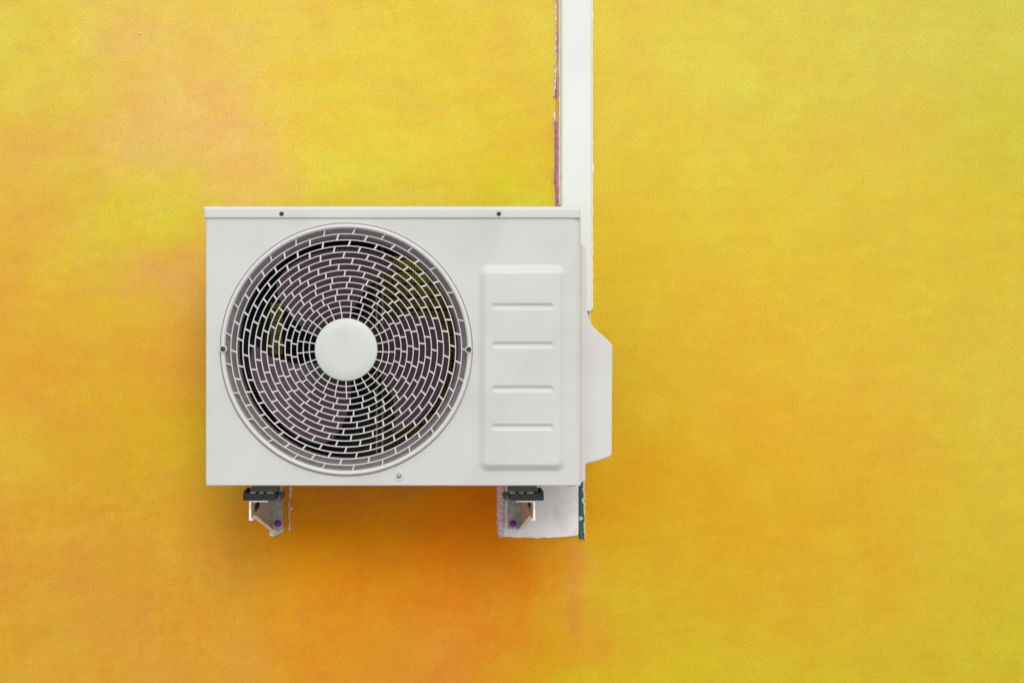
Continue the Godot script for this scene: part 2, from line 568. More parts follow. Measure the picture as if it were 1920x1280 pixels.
# a strip down the wall with uneven edges: points are [py, left px, right px]
func ragged(st: SurfaceTool, pts: Array, z: float, jitter: float, step: float, sd: int) -> void:
	var n := noise(0.09, 3, sd)
	var left := PackedVector2Array()
	var right := PackedVector2Array()
	var y: float = pts[0][0]
	var last: float = pts[-1][0]
	while y <= last:
		var k := 0
		while k < pts.size() - 2 and pts[k + 1][0] < y:
			k += 1
		var t := clampf(inverse_lerp(pts[k][0], pts[k + 1][0], y), 0.0, 1.0)
		var l := lerpf(pts[k][1], pts[k + 1][1], t) + n.get_noise_2d(y, 0.0) * jitter
		var r := lerpf(pts[k][2], pts[k + 1][2], t) + n.get_noise_2d(y, 90.0) * jitter
		if r < l + 0.7:
			r = l + 0.7
		left.append(Vector2(X(l, z), Y(y, z)))
		right.append(Vector2(X(r, z), Y(y, z)))
		y += step
	var m := noise(0.2, 2, sd + 1)
	st.set_smooth_group(1)
	for i in left.size() - 1:
		var row := []
		for e in [i, i + 1]:
			var zz := z * (0.75 + 0.5 * absf(m.get_noise_2d(e * 9.0, 5.0)))
			var a := left[e]
			var b := right[e]
			row.append([Vector3(a.x, a.y, -0.003), a3(a.lerp(b, 0.18), zz), a3(a.lerp(b, 0.5), zz * 1.15), a3(a.lerp(b, 0.82), zz), Vector3(b.x, b.y, -0.003)])
		for k in 4:
			quad(st, row[0][k], row[0][k + 1], row[1][k + 1], row[1][k], Vector3(0, 0, 1))
	st.set_smooth_group(-1)

func a3(v: Vector2, z: float) -> Vector3:
	return Vector3(v.x, v.y, z)

func _bare_places(w: Node3D) -> void:
	# left of the trunking: torn edge of old coats
	var st := begin()
	ragged(st, [[-60, 1041, 1051], [100, 1042, 1051], [240, 1041, 1050], [400, 1040, 1050]], 0.0016, 1.0, 3.0, 61)
	part("bare_render", st, M.rust, w, "rust brown bare strip along the left edge of the white trunking")
	st = begin()
	ragged(st, [[-60, 1040, 1043], [60, 1041, 1044], [140, 1040.5, 1043.5], [168, 1039, 1043], [180, 1037, 1040]], 0.0050, 2.4, 2.0, 62)
	part("plaster_ridge", st, M.plaster, w, "torn white plaster edge left of the trunking")
	st = begin()
	ragged(st, [[205, 1040, 1042], [214, 1038, 1043], [222, 1038, 1043], [229, 1039, 1041]], 0.0056, 1.6, 1.5, 63)
	part("plaster_ridge", st, M.plaster, w)
	st = begin()
	ragged(st, [[60, 1042.5, 1046], [80, 1043, 1046], [110, 1043.5, 1045.5]], 0.0042, 0.8, 2.0, 64)
	ragged(st, [[146, 1041, 1045], [162, 1040.5, 1045.5], [184, 1041.5, 1045]], 0.0048, 0.8, 2.0, 65)
	ragged(st, [[228, 1040, 1046], [260, 1040, 1046], [300, 1040.5, 1046.5], [336, 1039, 1046], [360, 1041, 1047], [400, 1042, 1048]], 0.0046, 0.9, 2.0, 66)
	part("old_paint", st, M.lilac, w, "strip of old purple paint left of the trunking")
	# below the unit: unpainted patch, pink strip, green strip, torn right edge
	var poly := PackedVector2Array()
	var n := noise(0.12, 3, 71)
	var z := 0.006
	for p in [[938, 700], [1085, 700], [1085, 1001]]:
		poly.append(Vector2(X(p[0], z), Y(p[1], z)))
	var x := 1082.0
	while x > 940.0:
		var sag := 1007.0 + 2.0 * sin((x - 960.0) * 0.035) + n.get_noise_2d(x * 0.35, 0.0) * 2.5
		poly.append(Vector2(X(x, z), Y(sag, z)))
		x -= 2.5
	st = begin()
	slab(st, poly, -0.004, z, 0.002, 2)
	part("bare_patch", st, M.patch, w, "square white unpainted patch of wall under the right end of the unit")
	st = begin()
	ragged(st, [[700, 931, 949], [900, 931, 949.5], [985, 931.5, 950], [1000, 933, 947], [1008, 934, 943]], 0.009, 2.4, 2.0, 72)
	part("pink_strip", st, M.pink, w, "stained pink strip at the left edge of the white patch")
	st = begin()
	ragged(st, [[700, 1084, 1097], [905, 1084, 1096], [990, 1085, 1097], [1010, 1085, 1096]], 0.0045, 1.2, 2.0, 73)
	part("green_strip", st, M.green, w, "strip of old dark green paint right of the white patch")
	st = begin()
	ragged(st, [[880, 1095, 1098], [905, 1093, 1098], [918, 1091.5, 1098], [930, 1094, 1097.5], [938, 1090, 1097.5], [948, 1094, 1098], [957, 1092, 1098], [966, 1095, 1098], [1012, 1095, 1098]], 0.0075, 2.6, 1.5, 74)
	ragged(st, [[968, 1084.5, 1089], [972, 1085, 1096], [976, 1086, 1090]], 0.0078, 2.0, 1.0, 75)
	part("plaster_ridge", st, M.plaster, w, "torn white plaster edge right of the green strip")
	# small chips where the plaster shows
	for c in [[258, 264, 59, 63, 81], [303, 306, 90, 100, 85]]:
		st = begin()
		ragged(st, [[c[2], c[0] + 2, c[0] + 4], [(c[2] + c[3]) * 0.5, c[0], c[1] - 2], [c[3], c[1] - 3, c[1]]], 0.0012, 1.2, 1.0, c[4])
		part("plaster_chip", st, M.chip, w)
	# by the left bracket
	st = begin()
	ragged(st, [[905, 542, 545], [918, 541, 547], [930, 541.5, 546], [936, 540.5, 542], [965, 540.5, 542.5], [980, 540, 543], [990, 540, 544], [996, 541, 543]], 0.0035, 1.8, 1.5, 76)
	ragged(st, [[950, 540, 546], [953, 541, 550], [956, 541, 546]], 0.0032, 1.2, 1.0, 77)
	part("plaster_ridge", st, M.plaster, w, "ragged plaster edge right of the left bracket")
	for b in [[503, 524, 992, 1006, 78], [962, 980, 992, 1004, 79], [520, 534, 988, 1000, 80]]:
		st = begin()
		ragged(st, [[b[2], b[0] + 4, b[1] - 6], [b[2] + 5, b[0] + 1, b[1]], [b[3] - 3, b[0], b[1] - 2], [b[3], b[0] + 3, b[1] - 9]], 0.006, 2.5, 1.0, b[4])
		part("filler_lump", st, M.plaster, w)

const WALL_GAIN := 1.03

# ---------------------------------------------------------------- trunking
func _trunking() -> void:
	var t := thing("cable_trunking", "white plastic trunking running down the wall behind the unit", "trunking", P(1080, 640, 0.0))
	var prof := func(x0: float, x1: float, zf: float, ch: float) -> Array:
		# outline seen from above, from the left wall edge round to the right
		var a := X(x0, 0.0)
		var b := X(x1, 0.0)
		var out := [Vector2(a, -0.002), Vector2(a + 0.001, zf - ch)]
		for k in 5:
			var g := PI * 0.5 * k / 4.0
			out.append(Vector2(a + 0.001 + ch * (1.0 - cos(g)), zf - ch + ch * sin(g)))
		for k in 5:
			var g := PI * 0.5 * k / 4.0
			out.append(Vector2(b - 0.001 - ch * (1.0 - sin(g)), zf - ch + ch * cos(g)))
		out.append(Vector2(b, -0.002))
		return out
	var run := func(st: SurfaceTool, o: Array, y0: float, y1: float) -> void:
		st.set_smooth_group(1)
		for i in o.size() - 1:
			var a: Vector2 = o[i]
			var b: Vector2 = o[i + 1]
			quad(st, Vector3(a.x, y0, a.y), Vector3(b.x, y0, b.y), Vector3(b.x, y1, b.y), Vector3(a.x, y1, a.y), Vector3(a.y - b.y, 0, b.x - a.x))
		st.set_smooth_group(-1)
		for y in [y0, y1]:
			for i in range(1, o.size() - 1):
				tri(st, Vector3(o[0].x, y, o[0].y), Vector3(o[i].x, y, o[i].y), Vector3(o[i + 1].x, y, o[i + 1].y), Vector3(0, y - (y0 + y1) * 0.5, 0))
	var st := begin()
	run.call(st, prof.call(1050.5, 1108, 0.024, 0.006), Y(583, 0.0), 3.4)
	part("trunking_cover", st, M.pvc, t)
	st = begin()
	run.call(st, prof.call(1052, 1107, 0.012, 0.003), Y(690, 0.0), Y(583, 0.0) - 0.002)
	part("trunking_base", st, M.pvc, t)
	st = begin()
	ragged(st, [[584, 1100, 1108], [590, 1103, 1107], [612, 1103, 1106]], 0.0135, 1.2, 2.0, 58)
	part("torn_tape", st, M.pink, t)
	var n := noise(0.03, 4, 51)
	for s in [[1049.8, 386.0, 0.0024], [1109.6, 583.0, 0.0032]]:
		var path := []
		var radii := []
		var y := -120.0
		while y < s[1]:
			path.append(P(s[0] + n.get_noise_2d(y, s[0]) * 0.9, y, 0.002))
			var bump := 1.0 + (0.9 * exp(-pow((y - 31.0) / 5.0, 2.0)) if s[0] > 1100 else 0.0) + (0.8 * exp(-pow((y - 318.0) / 6.0, 2.0)) if s[0] > 1100 else 0.0)
			radii.append(s[2] * bump * (1.0 + 0.45 * n.get_noise_2d(y * 2.0, s[0] + 50.0)))
			y += 4.0
		st = begin()
		tube(st, path, radii, 8)
		part("sealant_bead", st, M.caulk, t)

# ---------------------------------------------------------------- wall brackets
func _bracket(right: bool) -> void:
	var zf := FRONT - 0.015
	var s := -1.0 if right else 1.0                       # the flanges point inwards
	var wx := X(1003.0 if right else 467.0, zf)           # outer face of the web
	var ytop := Y(941, zf)
	var ylow := Y(973, zf)
	var yback := Y(991, 0.0)
	var yleg := Y(990, 0.0)
	var t := thing("wall_bracket", "right steel wall bracket under the unit, in front of the white patch" if right else "left steel wall bracket under the unit, on the orange wall", "bracket", Vector3(wx, ytop, 0.0), "brackets that carry the unit")
	var th := 0.003
	# web with a long slot, outline in (z, y)
	var st := begin()
	var x0 := minf(wx, wx + s * th)
	var x1 := maxf(wx, wx + s * th)
	var low := func(z: float) -> float:
		return lerpf(yback, ylow, clampf(z / (zf - 0.05), 0.0, 1.0))
	var s0 := 0.195
	var s1 := 0.290
	var sy0 := ytop - 0.034
	var sy1 := ytop - 0.015
	var pieces := [[0.004, s0, 0], [s0, s1, 1], [s0, s1, 2], [s1, zf - 0.05, 0], [zf - 0.05, zf, 0]]
	for p in pieces:
		var za: float = p[0]
		var zb: float = p[1]
		var ta: float = ytop if p[2] != 2 else sy0
		var ba: float = low.call(za) if p[2] != 1 else sy1
		var bb: float = low.call(zb) if p[2] != 1 else sy1
		for x in [x0, x1]:
			quad(st, Vector3(x, ta, za), Vector3(x, ta, zb), Vector3(x, bb, zb), Vector3(x, ba, za), Vector3(x - (x0 + x1) * 0.5, 0, 0))
		quad(st, Vector3(x0, ba, za), Vector3(x1, ba, za), Vector3(x1, bb, zb), Vector3(x0, bb, zb), Vector3(0, -1, 0))
		if p[2] == 2:
			quad(st, Vector3(x0, ta, za), Vector3(x1, ta, za), Vector3(x1, ta, zb), Vector3(x0, ta, zb), Vector3(0, 1, 0))
	for z in [s0, s1, zf]:
		var a: float = ytop if z == zf else sy1
		var b: float = low.call(z) if z == zf else sy0
		quad(st, Vector3(x0, a, z), Vector3(x1, a, z), Vector3(x1, b, z), Vector3(x0, b, z), Vector3(0, 0, 1))
	part("web", st, M.steel, t)
	# front edge in a whiter colour, the light on it painted in
	st = begin()
	box(st, Vector3(minf(wx - s * 0.0006, wx + s * 0.0040), ylow - 0.003, zf), Vector3(maxf(wx - s * 0.0006, wx + s * 0.0040), ytop, zf + 0.0015), 0.0005)
	part("front_edge", st, M.bracket, t)
	# top flange
	st = begin()
	var fx := wx + s * 0.040
	box(st, Vector3(minf(wx, fx), ytop, 0.0), Vector3(maxf(wx, fx), ytop + 0.0035, zf + 0.001), 0.0008)
	part("arm", st, M.bracket, t)
	# lip along the slanting lower edge
	st = begin()
	var lx := wx + s * 0.007
	var a0 := Vector3(0, low.call(0.004), 0.004)
	var a1 := Vector3(0, low.call(zf - 0.05), zf - 0.05)
	var a2 := Vector3(0, low.call(zf), zf)
	for e in [[a0, a1], [a1, a2]]:
		var p: Vector3 = e[0]
		var q: Vector3 = e[1]
		var dn := Vector3(0, -0.003, 0)
		var u := Vector3(wx - s * 0.001, 0, 0)
		var v := Vector3(lx, 0, 0)
		quad(st, p + u, p + v, q + v, q + u, Vector3.UP)
		quad(st, p + u + dn, p + v + dn, q + v + dn, q + u + dn, Vector3.DOWN)
		quad(st, q + u, q + v, q + v + dn, q + u + dn, Vector3(0, 0, 1))
		quad(st, p + u, q + u, q + u + dn, p + u + dn, Vector3(-s, 0, 0))
		quad(st, p + v, q + v, q + v + dn, p + v + dn, Vector3(s, 0, 0))
	part("brace", st, M.patch, t)  # white stands in for light falling on the lip
	# dark plate added behind the slot to give it shade
	st = begin()
	var bx := wx - s * 0.004
	box(st, Vector3(minf(bx, bx - s * 0.001), sy0 - 0.006, s0 - 0.085), Vector3(maxf(bx, bx - s * 0.001), ytop, s1 + 0.010), 0.0)
	part("slot_dark_plate", st, M.hole, t)
	# leg on the wall
	st = begin()
	var gx := wx + s * 0.034
	box(st, Vector3(minf(wx, gx), yleg, 0.0065), Vector3(maxf(wx, gx), ytop, 0.0098), 0.0008)
	part("wall_leg", st, M.steel, t)
	# bolt with a purple plug
	var bp := P(961.0 if right else 521.0, 981.0, 0.0098)
	st = begin()
	lathe(st, bp, [Vector2(0.0085, 0.0), Vector2(0.0085, 0.002), Vector2(0.0085, 0.002), Vector2(0.0068, 0.0026), Vector2(0.0062, 0.003), Vector2(0.0058, 0.014), Vector2(0.004, 0.0165), Vector2(0.0, 0.017)], 20)
	part("wall_bolt", st, M.purple, t, "purple plastic wall plug and bolt")
	# rubber mount under the foot
	var o0 := X(1020.0 if right else 455.0, zf + 0.006)
	var o1 := X(957.0 if right else 517.0, zf + 0.006)
	st = begin()
	box(st, Vector3(minf(o0, o1), ytop + 0.004, zf - 0.060), Vector3(maxf(o0, o1), Y(924.5, zf), zf + 0.006), 0.0018)
	var pad := part("rubber_mount", st, M.rubber, t, "black rubber mount under the foot")
	st = begin()
	var e0 := o0 + s * 0.0075
	box(st, Vector3(minf(o0, e0), Y(924.6, zf), zf - 0.058), Vector3(maxf(o0, e0), Y(920.0, zf), zf + 0.004), 0.0015)
	part("end_lip", st, M.rubber, pad)
	st = begin()
	var kp := Vector3(o1 + s * 0.007, Y(932.5, zf), zf - 0.02)
	lathe(st, kp, [Vector2(0.0075, -0.02), Vector2(0.0075, 0.012), Vector2(0.0075, 0.012), Vector2(0.0062, 0.014), Vector2(0.0062, 0.014), Vector2(0.0045, 0.0125), Vector2(0.0, 0.0125)], 20)
	part("clamp_bolt", st, M.dark_screw, pad)

# ---------------------------------------------------------------- the unit
const FAN_X := 649.0
const FAN_Y := 655.0
const BACK := 0.115

func _unit() -> void:
	var u := thing("air_conditioner_unit", "white outdoor air conditioner unit with round fan grille, fixed to the wall", "air conditioner", Vector3(X(738), Y(911), BACK))
	_casing(u)
	_front_panel(u)
	_lid(u)
	_grille(u)
	_fan(u)
	_coil(u)
	_valve_cover(u)
	_feet(u)

func emboss(px: float, py: float) -> float:
	# height in metres of the pressed panel above the sheet
	var cx := 978.7
	var cy := 690.5
	var d := _rounded(px - cx, py - cy, 83.5, 194.5, 20.0)     # distance inside its outer edge, in pixels
	var h := 0.0112 * smoothstep(0.0, 17.0, d)
	for gy in [574.0, 646.0, 728.0, 799.5]:
		var gd := _rounded(px - 979.0, py - gy, 58.5, 6.6, 6.4)
		h -= 0.0048 * smoothstep(0.0, 6.0, gd)
	return h

func _rounded(dx: float, dy: float, hx: float, hy: float, r: float) -> float:
	var q := Vector2(absf(dx) - hx + r, absf(dy) - hy + r)
	return -(Vector2(maxf(q.x, 0), maxf(q.y, 0)).length() + minf(maxf(q.x, q.y), 0.0) - r)

func _front_panel(u: Node3D) -> void:
	var l := 384.8
	var r := 1072.0
	var top := 405.0
	var bot := 908.5
	var f := func(px: float, py: float) -> Vector3:
		return Vector3(X(px), Y(py), FRONT)
	var out := Vector3(0, 0, 1)
	var st := begin()
	# flat sheet with the round opening
	var x0 := 387.8
	var x1 := 893.0
	var n := 144
	var edge := func(a: float) -> Vector2:
		var d := Vector2(cos(a), -sin(a))
		var tx: float = ((x1 - FAN_X) if d.x > 0 else (x0 - FAN_X)) / d.x if absf(d.x) > 1e-6 else 1e9
		var ty: float = ((bot - FAN_Y) if d.y > 0 else (top - FAN_Y)) / d.y if absf(d.y) > 1e-6 else 1e9
		return Vector2(FAN_X, FAN_Y) + d * minf(tx, ty)
	for k in n:
		var a := TAU * k / n
		var b := TAU * (k + 1) / n
		var p: Vector2 = edge.call(a)
		var q: Vector2 = edge.call(b)
		var ci := f.call(FAN_X + 237.5 * cos(a), FAN_Y - 237.5 * sin(a))
		var cj := f.call(FAN_X + 237.5 * cos(b), FAN_Y - 237.5 * sin(b))
		quad(st, ci, f.call(p.x, p.y), f.call(q.x, q.y), cj, out)
		if absf(p.x - q.x) > 0.01 and absf(p.y - q.y) > 0.01:
			var corner := Vector2(x1 if (p.x + q.x) * 0.5 > FAN_X else x0, bot if (p.y + q.y) * 0.5 > FAN_Y else top)
			tri(st, f.call(p.x, p.y), f.call(corner.x, corner.y), f.call(q.x, q.y), out)
	# sheet round the pressed panel
	quad(st, f.call(893, top), f.call(r, top), f.call(r, 492), f.call(893, 492), out)
	quad(st, f.call(893, 889), f.call(r, 889), f.call(r, bot), f.call(893, bot), out)
	quad(st, f.call(1066, 492), f.call(r, 492), f.call(r, 889), f.call(1066, 889), out)
	# rolled edges: left, right, bottom
	st.set_smooth_group(3)
	for k in 8:
		for e in [[r, 1091.5, 0.026, 0.38], [x0, l, 0.006, 0.5]]:
			var c := []
			for j in [k, k + 1]:
				var a: float = PI * e[3] * j / 8.0
				c.append(Vector2(lerpf(e[0], e[1], sin(a) / sin(PI * e[3])), FRONT - e[2] * (1.0 - cos(a))))
			quad(st, Vector3(X(c[0].x), Y(top), c[0].y), Vector3(X(c[1].x), Y(top), c[1].y), Vector3(X(c[1].x), Y(bot), c[1].y), Vector3(X(c[0].x), Y(bot), c[0].y), Vector3(c[1].x - c[0].x, 0, 0.2))
	st.set_smooth_group(4)
	for k in 4:
		var c := []
		for j in [k, k + 1]:
			var a: float = PI * 0.5 * j / 4.0
			c.append(Vector2(bot + 2.5 * sin(a), FRONT - 0.004 * (1.0 - cos(a))))
		quad(st, Vector3(X(x0), Y(c[0].x), c[0].y), Vector3(X(1080), Y(c[0].x), c[0].y), Vector3(X(1080), Y(c[1].x), c[1].y), Vector3(X(x0), Y(c[1].x), c[1].y), Vector3(0, -1, 1))
	st.set_smooth_group(-1)
	var fp := part("front_panel", st, M.white, u)
	# the pressed panel
	st = begin()
	st.set_smooth_group(2)
	var nx := 104
	var ny := 264
	var grid := []
	for j in ny + 1:
		var row := []
		for i in nx + 1:
			var px := 893.0 + 173.0 * i / nx
			var py := 492.0 + 397.0 * j / ny
			var v: Vector3 = f.call(px, py)
			v.z += emboss(px, py)
			row.append(v)
		grid.append(row)
	for j in ny:
		for i in nx:
			quad(st, grid[j][i], grid[j][i + 1], grid[j + 1][i + 1], grid[j + 1][i], out)
	part("pressed_panel", st, M.white, fp, "raised panel with four grooves at the right of the front")
	# screw at the bottom in a shallow dished washer
	var sc := Vector3(X(748), Y(892), FRONT)
	st = begin()
	lathe(st, sc, [Vector2(L(10), -0.001), Vector2(L(10), 0.0002), Vector2(L(8.5), 0.0012), Vector2(L(6.2), 0.0006), Vector2(L(5), -0.0005), Vector2(L(5), -0.0005), Vector2(0, -0.0005)], 28)
	part("screw_dish", st, M.white, fp)
	st = begin()
	lathe(st, sc, [Vector2(L(4.6), -0.001), Vector2(L(4.6), 0.0016), Vector2(L(3.8), 0.0030), Vector2(L(2.2), 0.0036), Vector2(L(2.2), 0.0036), Vector2(L(1.5), 0.0018), Vector2(0, 0.0018)], 20)
	part("screw", st, M.screw, fp)

func _casing(u: Node3D) -> void:
	var st := begin()
	# left side, right side, bottom pan, back sheet beside the coil
	box(st, Vector3(X(385.2), Y(908), BACK), Vector3(X(386.6), Y(405), FRONT - 0.004), 0.0)
	part("side_panel", st, M.white, u)
	st = begin()
	box(st, Vector3(X(1089.6), Y(908), BACK), Vector3(X(1091.3), Y(405), FRONT - 0.031), 0.0)
	part("side_panel", st, M.white, u)
	st = begin()
	box(st, Vector3(X(386.5), Y(910.6), BACK + 0.002), Vector3(X(1089), Y(906.5), FRONT - 0.0045), 0.0)
	part("base_pan", st, M.white, u)
	st = begin()
	box(st, Vector3(X(897), Y(905), BACK), Vector3(X(1089), Y(408), BACK + 0.0015), 0.0)
	box(st, Vector3(X(389), Y(470), BACK), Vector3(X(897), Y(408), BACK + 0.0015), 0.0)
	part("back_panel", st, M.white, u)
	# dark inner compartment
	st = begin()
	box(st, Vector3(X(894), Y(905), BACK + 0.002), Vector3(X(896), Y(409), FRONT - 0.003), 0.0)
	box(st, Vector3(X(389.5), Y(906), BACK + 0.045), Vector3(X(391), Y(410), FRONT - 0.008), 0.0)
	box(st, Vector3(X(391), Y(906.3), BACK + 0.045), Vector3(X(893), Y(903.5), FRONT - 0.008), 0.0)
	box(st, Vector3(X(391), Y(413), BACK + 0.045), Vector3(X(893), Y(411), FRONT - 0.008), 0.0)
	part("inner_lining", st, M.inside, u)

func _lid(u: Node3D) -> void:
	var st := begin()
	var lo := Vector3(X(382), Y(408.6), BACK - 0.004)
	var hi := Vector3(X(1088), Y(386.5), FRONT + 0.0045)
	# rounded front top edge, swept from left to right; slightly crowned top
	var r := 0.0090
	var prof := [Vector2(lo.y, hi.z - 0.0012), Vector2(lo.y + 0.0012, hi.z)]
	for k in 7:
		var a := PI * 0.5 * k / 6.0
		prof.append(Vector2(hi.y - r + r * sin(a), hi.z - r + r * cos(a)))
	prof.append(Vector2(hi.y + 0.002, (lo.z + hi.z) * 0.5))
	prof.append(Vector2(hi.y, lo.z))
	prof.append(Vector2(lo.y, lo.z))
	var cut := [0.0, 0.0009, 0.0022, 0.004]
	var drop := [0.0040, 0.0018, 0.0005, 0.0]
	var xs := []
	for k in 4:
		xs.append([lo.x + cut[k], drop[k]])
	for k in [3, 2, 1, 0]:
		xs.append([hi.x - cut[k], drop[k]])
	var c := Vector2((lo.y + hi.y) * 0.5, (lo.z + hi.z) * 0.5)
	st.set_smooth_group(1)
	var at := func(i: int, k: int) -> Vector3:
		var p: Vector2 = prof[k]
		var d: float = xs[i][1]
		return Vector3(xs[i][0], minf(p.x, hi.y + 0.002 - d), minf(p.y, hi.z - d))
	for i in xs.size() - 1:
		for k in prof.size():
			var m := (k + 1) % prof.size()
			var a: Vector3 = at.call(i, k)
			var b: Vector3 = at.call(i, m)
			var mid := Vector2((a.y + b.y) * 0.5, (a.z + b.z) * 0.5) - c
			if k == prof.size() - 1 or k >= prof.size() - 3 or k == 0:
				st.set_smooth_group(5 + k)
			else:
				st.set_smooth_group(1)
			quad(st, a, at.call(i + 1, k), at.call(i + 1, m), b, Vector3(0, mid.x, mid.y))
	st.set_smooth_group(-1)
	for i in [0, xs.size() - 1]:
		for k in range(1, prof.size() - 1):
			tri(st, at.call(i, 0), at.call(i, k), at.call(i, k + 1), Vector3(-1 if i == 0 else 1, 0, 0))
	var lid := part("lid", st, M.white, u)
	# dark shadow gap is the real gap between lid and sheet; screws hold the lid
	for px in [528.0, 935.0]:
		st = begin()
		var p := Vector3(X(px), Y(401), FRONT + 0.0045)
		lathe(st, p, [Vector2(L(4.2), -0.001), Vector2(L(4.2), 0.0008), Vector2(L(3.6), 0.0016), Vector2(L(1.9), 0.0020), Vector2(L(1.9), 0.0020), Vector2(L(1.2), 0.0006), Vector2(0, 0.0006)], 20)
		part("screw", st, M.dark_screw, lid)

const ROW_TURN := [7.2, 7.0, 6.5, 2.7, 5.5, 0.5, 3.0, 13.4, 9.1, 4.0, 13.0, 7.5, 1.7, 10.0, 3.7]

func ring_radius(i: int) -> float:
	return 69.0 + 11.35 * i

func ring_z(r: float) -> float:
	return FRONT + 0.003 + 0.007 * (1.0 - pow(r / 227.0, 2.0))

func _grille(u: Node3D) -> void:
	var c := Vector3(X(FAN_X), Y(FAN_Y), 0.0)
	# everything under the grille is placed about the fan axis
	var st := begin()
	lathe(st, c, [Vector2(L(239.0), FRONT - 0.0035), Vector2(L(237.0), FRONT - 0.0024), Vector2(L(235.8), FRONT - 0.0004), Vector2(L(235.2), FRONT + 0.004), Vector2(L(233.6), FRONT + 0.0082), Vector2(L(231), FRONT + 0.0098), Vector2(L(228.8), FRONT + 0.0085), Vector2(L(227.2), FRONT + 0.004), Vector2(L(226.6), FRONT - 0.004)], 160)
	var g := part("fan_grille", st, M.grille, u)
	for i in 14:
		var r := ring_radius(i)
		var z := ring_z(r)
		var hw := 0.95 if i > 2 else 0.85
		st = begin()
		lathe(st, c, [Vector2(L(r + hw), z - 0.005), Vector2(L(r + hw), z - 0.0008), Vector2(L(r), z), Vector2(L(r - hw), z - 0.0008), Vector2(L(r - hw), z - 0.005), Vector2(L(r - hw), z - 0.005), Vector2(L(r + hw), z - 0.005)], 120)
		part("ring", st, M.grille, g)
	# short ribs between the rings: one mesh for each row, turned round the axis
	var rest := begin()
	for row in range(14, -1, -1):
		var r0 := 57.5 if row == 0 else ring_radius(row - 1)
		var r1 := 227.6 if row == 14 else ring_radius(row)
		var slant := 0.012 if row < 3 else lerpf(1.2, 5.0, (row - 3) / 11.0) / r1
		if row < 3:
			slant = 0.0
		var z0 := ring_z(r0) - 0.0006
		var z1 := ring_z(r1) - 0.0006
		var hw := 0.9 if row < 3 else lerpf(1.1, 1.6, (row - 3) / 11.0)
		if row == 14:
			hw = 1.2
		var mesh: ArrayMesh
		for k in 25:
			var turn := -deg_to_rad(ROW_TURN[row] + 14.4 * k)
			if row >= 3:
				var o := MeshInstance3D.new()
				if mesh == null:
					st = begin()
					_rib(st, Vector3.ZERO, 0.0, r0, r1, slant, hw, z0, z1)
					st.generate_normals()
					mesh = st.commit()
				o.name = "rib"
				o.mesh = mesh
				o.material_override = M.grille
				g.add_child(o, true)
				o.position = c - Vector3(0, 0, 0) + g.position * 0.0
				o.rotation.z = turn
			else:
				_rib(rest, c, turn, r0, r1, slant, hw, z0, z1)
	var inner := part("rib", rest, M.grille, g)
	inner.position = Vector3.ZERO
	inner.set_meta("kind", "stuff")
	for ch in g.get_children():
		if ch.name.begins_with("ring"):
			ch.position = Vector3.ZERO
	# hub disc
	st = begin()
	var zh := ring_z(0.0)
	lathe(st, c, [Vector2(L(58.6), zh - 0.012), Vector2(L(58.6), zh - 0.001), Vector2(L(58.0), zh + 0.0012), Vector2(L(56.6), zh + 0.0022), Vector2(L(40), zh + 0.0034), Vector2(L(20), zh + 0.0040), Vector2(0, zh + 0.0042)], 96)
	var hub := part("hub_disc", st, M.hub, g)
	hub.position = Vector3.ZERO
	for p in [[419.0, 654.0], [878.5, 655.0]]:
		st = begin()
		var s := Vector3(X(p[0]), Y(p[1]), FRONT)
		lathe(st, s, [Vector2(L(7.0), -0.002), Vector2(L(6.9), 0.0115), Vector2(L(6.4), 0.0132), Vector2(L(5.4), 0.0132), Vector2(L(5.1), 0.0126), Vector2(L(5.1), 0.0126), Vector2(L(5.0), 0.0098), Vector2(0, 0.0098)], 24)
		var boss := part("screw_boss", st, M.grille, g)
		boss.position = Vector3.ZERO
		st = begin()
		lathe(st, s, [Vector2(L(4.9), 0.0095), Vector2(L(4.9), 0.0104), Vector2(L(3.4), 0.0112), Vector2(L(1.8), 0.0114), Vector2(L(1.8), 0.0114), Vector2(L(1.2), 0.0104), Vector2(0, 0.0104)], 20)
		var sc := part("screw", st, M.dark_screw, g)
		sc.position = Vector3.ZERO
	# bell mouth behind the grille
	st = begin()
	lathe(st, c, [Vector2(L(226.9), FRONT - 0.002), Vector2(L(224), FRONT - 0.010), Vector2(L(218.5), FRONT - 0.020), Vector2(L(213), FRONT - 0.034), Vector2(L(210.5), FRONT - 0.050), Vector2(L(210), FRONT - 0.075)], 120)
	part("bell_mouth", st, M.shroud, u)

func _rib(st: SurfaceTool, c: Vector3, turn: float, r0: float, r1: float, slant: float, hw: float, z0: float, z1: float) -> void:
	# runs outwards from the top of the axis, leaning clockwise
	var b := Basis(Vector3(0, 0, 1), turn)
	var v := []
	for e in [[r0, slant * 0.5, z0], [r1, -slant * 0.5, z1]]:
		for s in [-1.0, 1.0]:
			for d in [0.0, 0.0042]:
				var q := Vector3(L(s * hw), 0.0, 0.0)
				var p := Basis(Vector3(0, 0, 1), e[1]) * (Vector3(0, L(e[0]), e[2] - d) + q)
				v.append(c + b * p)
	var mid := Vector3.ZERO
	for p in v:
		mid += p / 8.0
	for q in [[0, 2, 6, 4], [1, 3, 7, 5], [0, 1, 5, 4], [2, 3, 7, 6]]:
		var m: Vector3 = (v[q[0]] + v[q[1]] + v[q[2]] + v[q[3]]) * 0.25
		quad(st, v[q[0]], v[q[1]], v[q[2]], v[q[3]], m - mid)

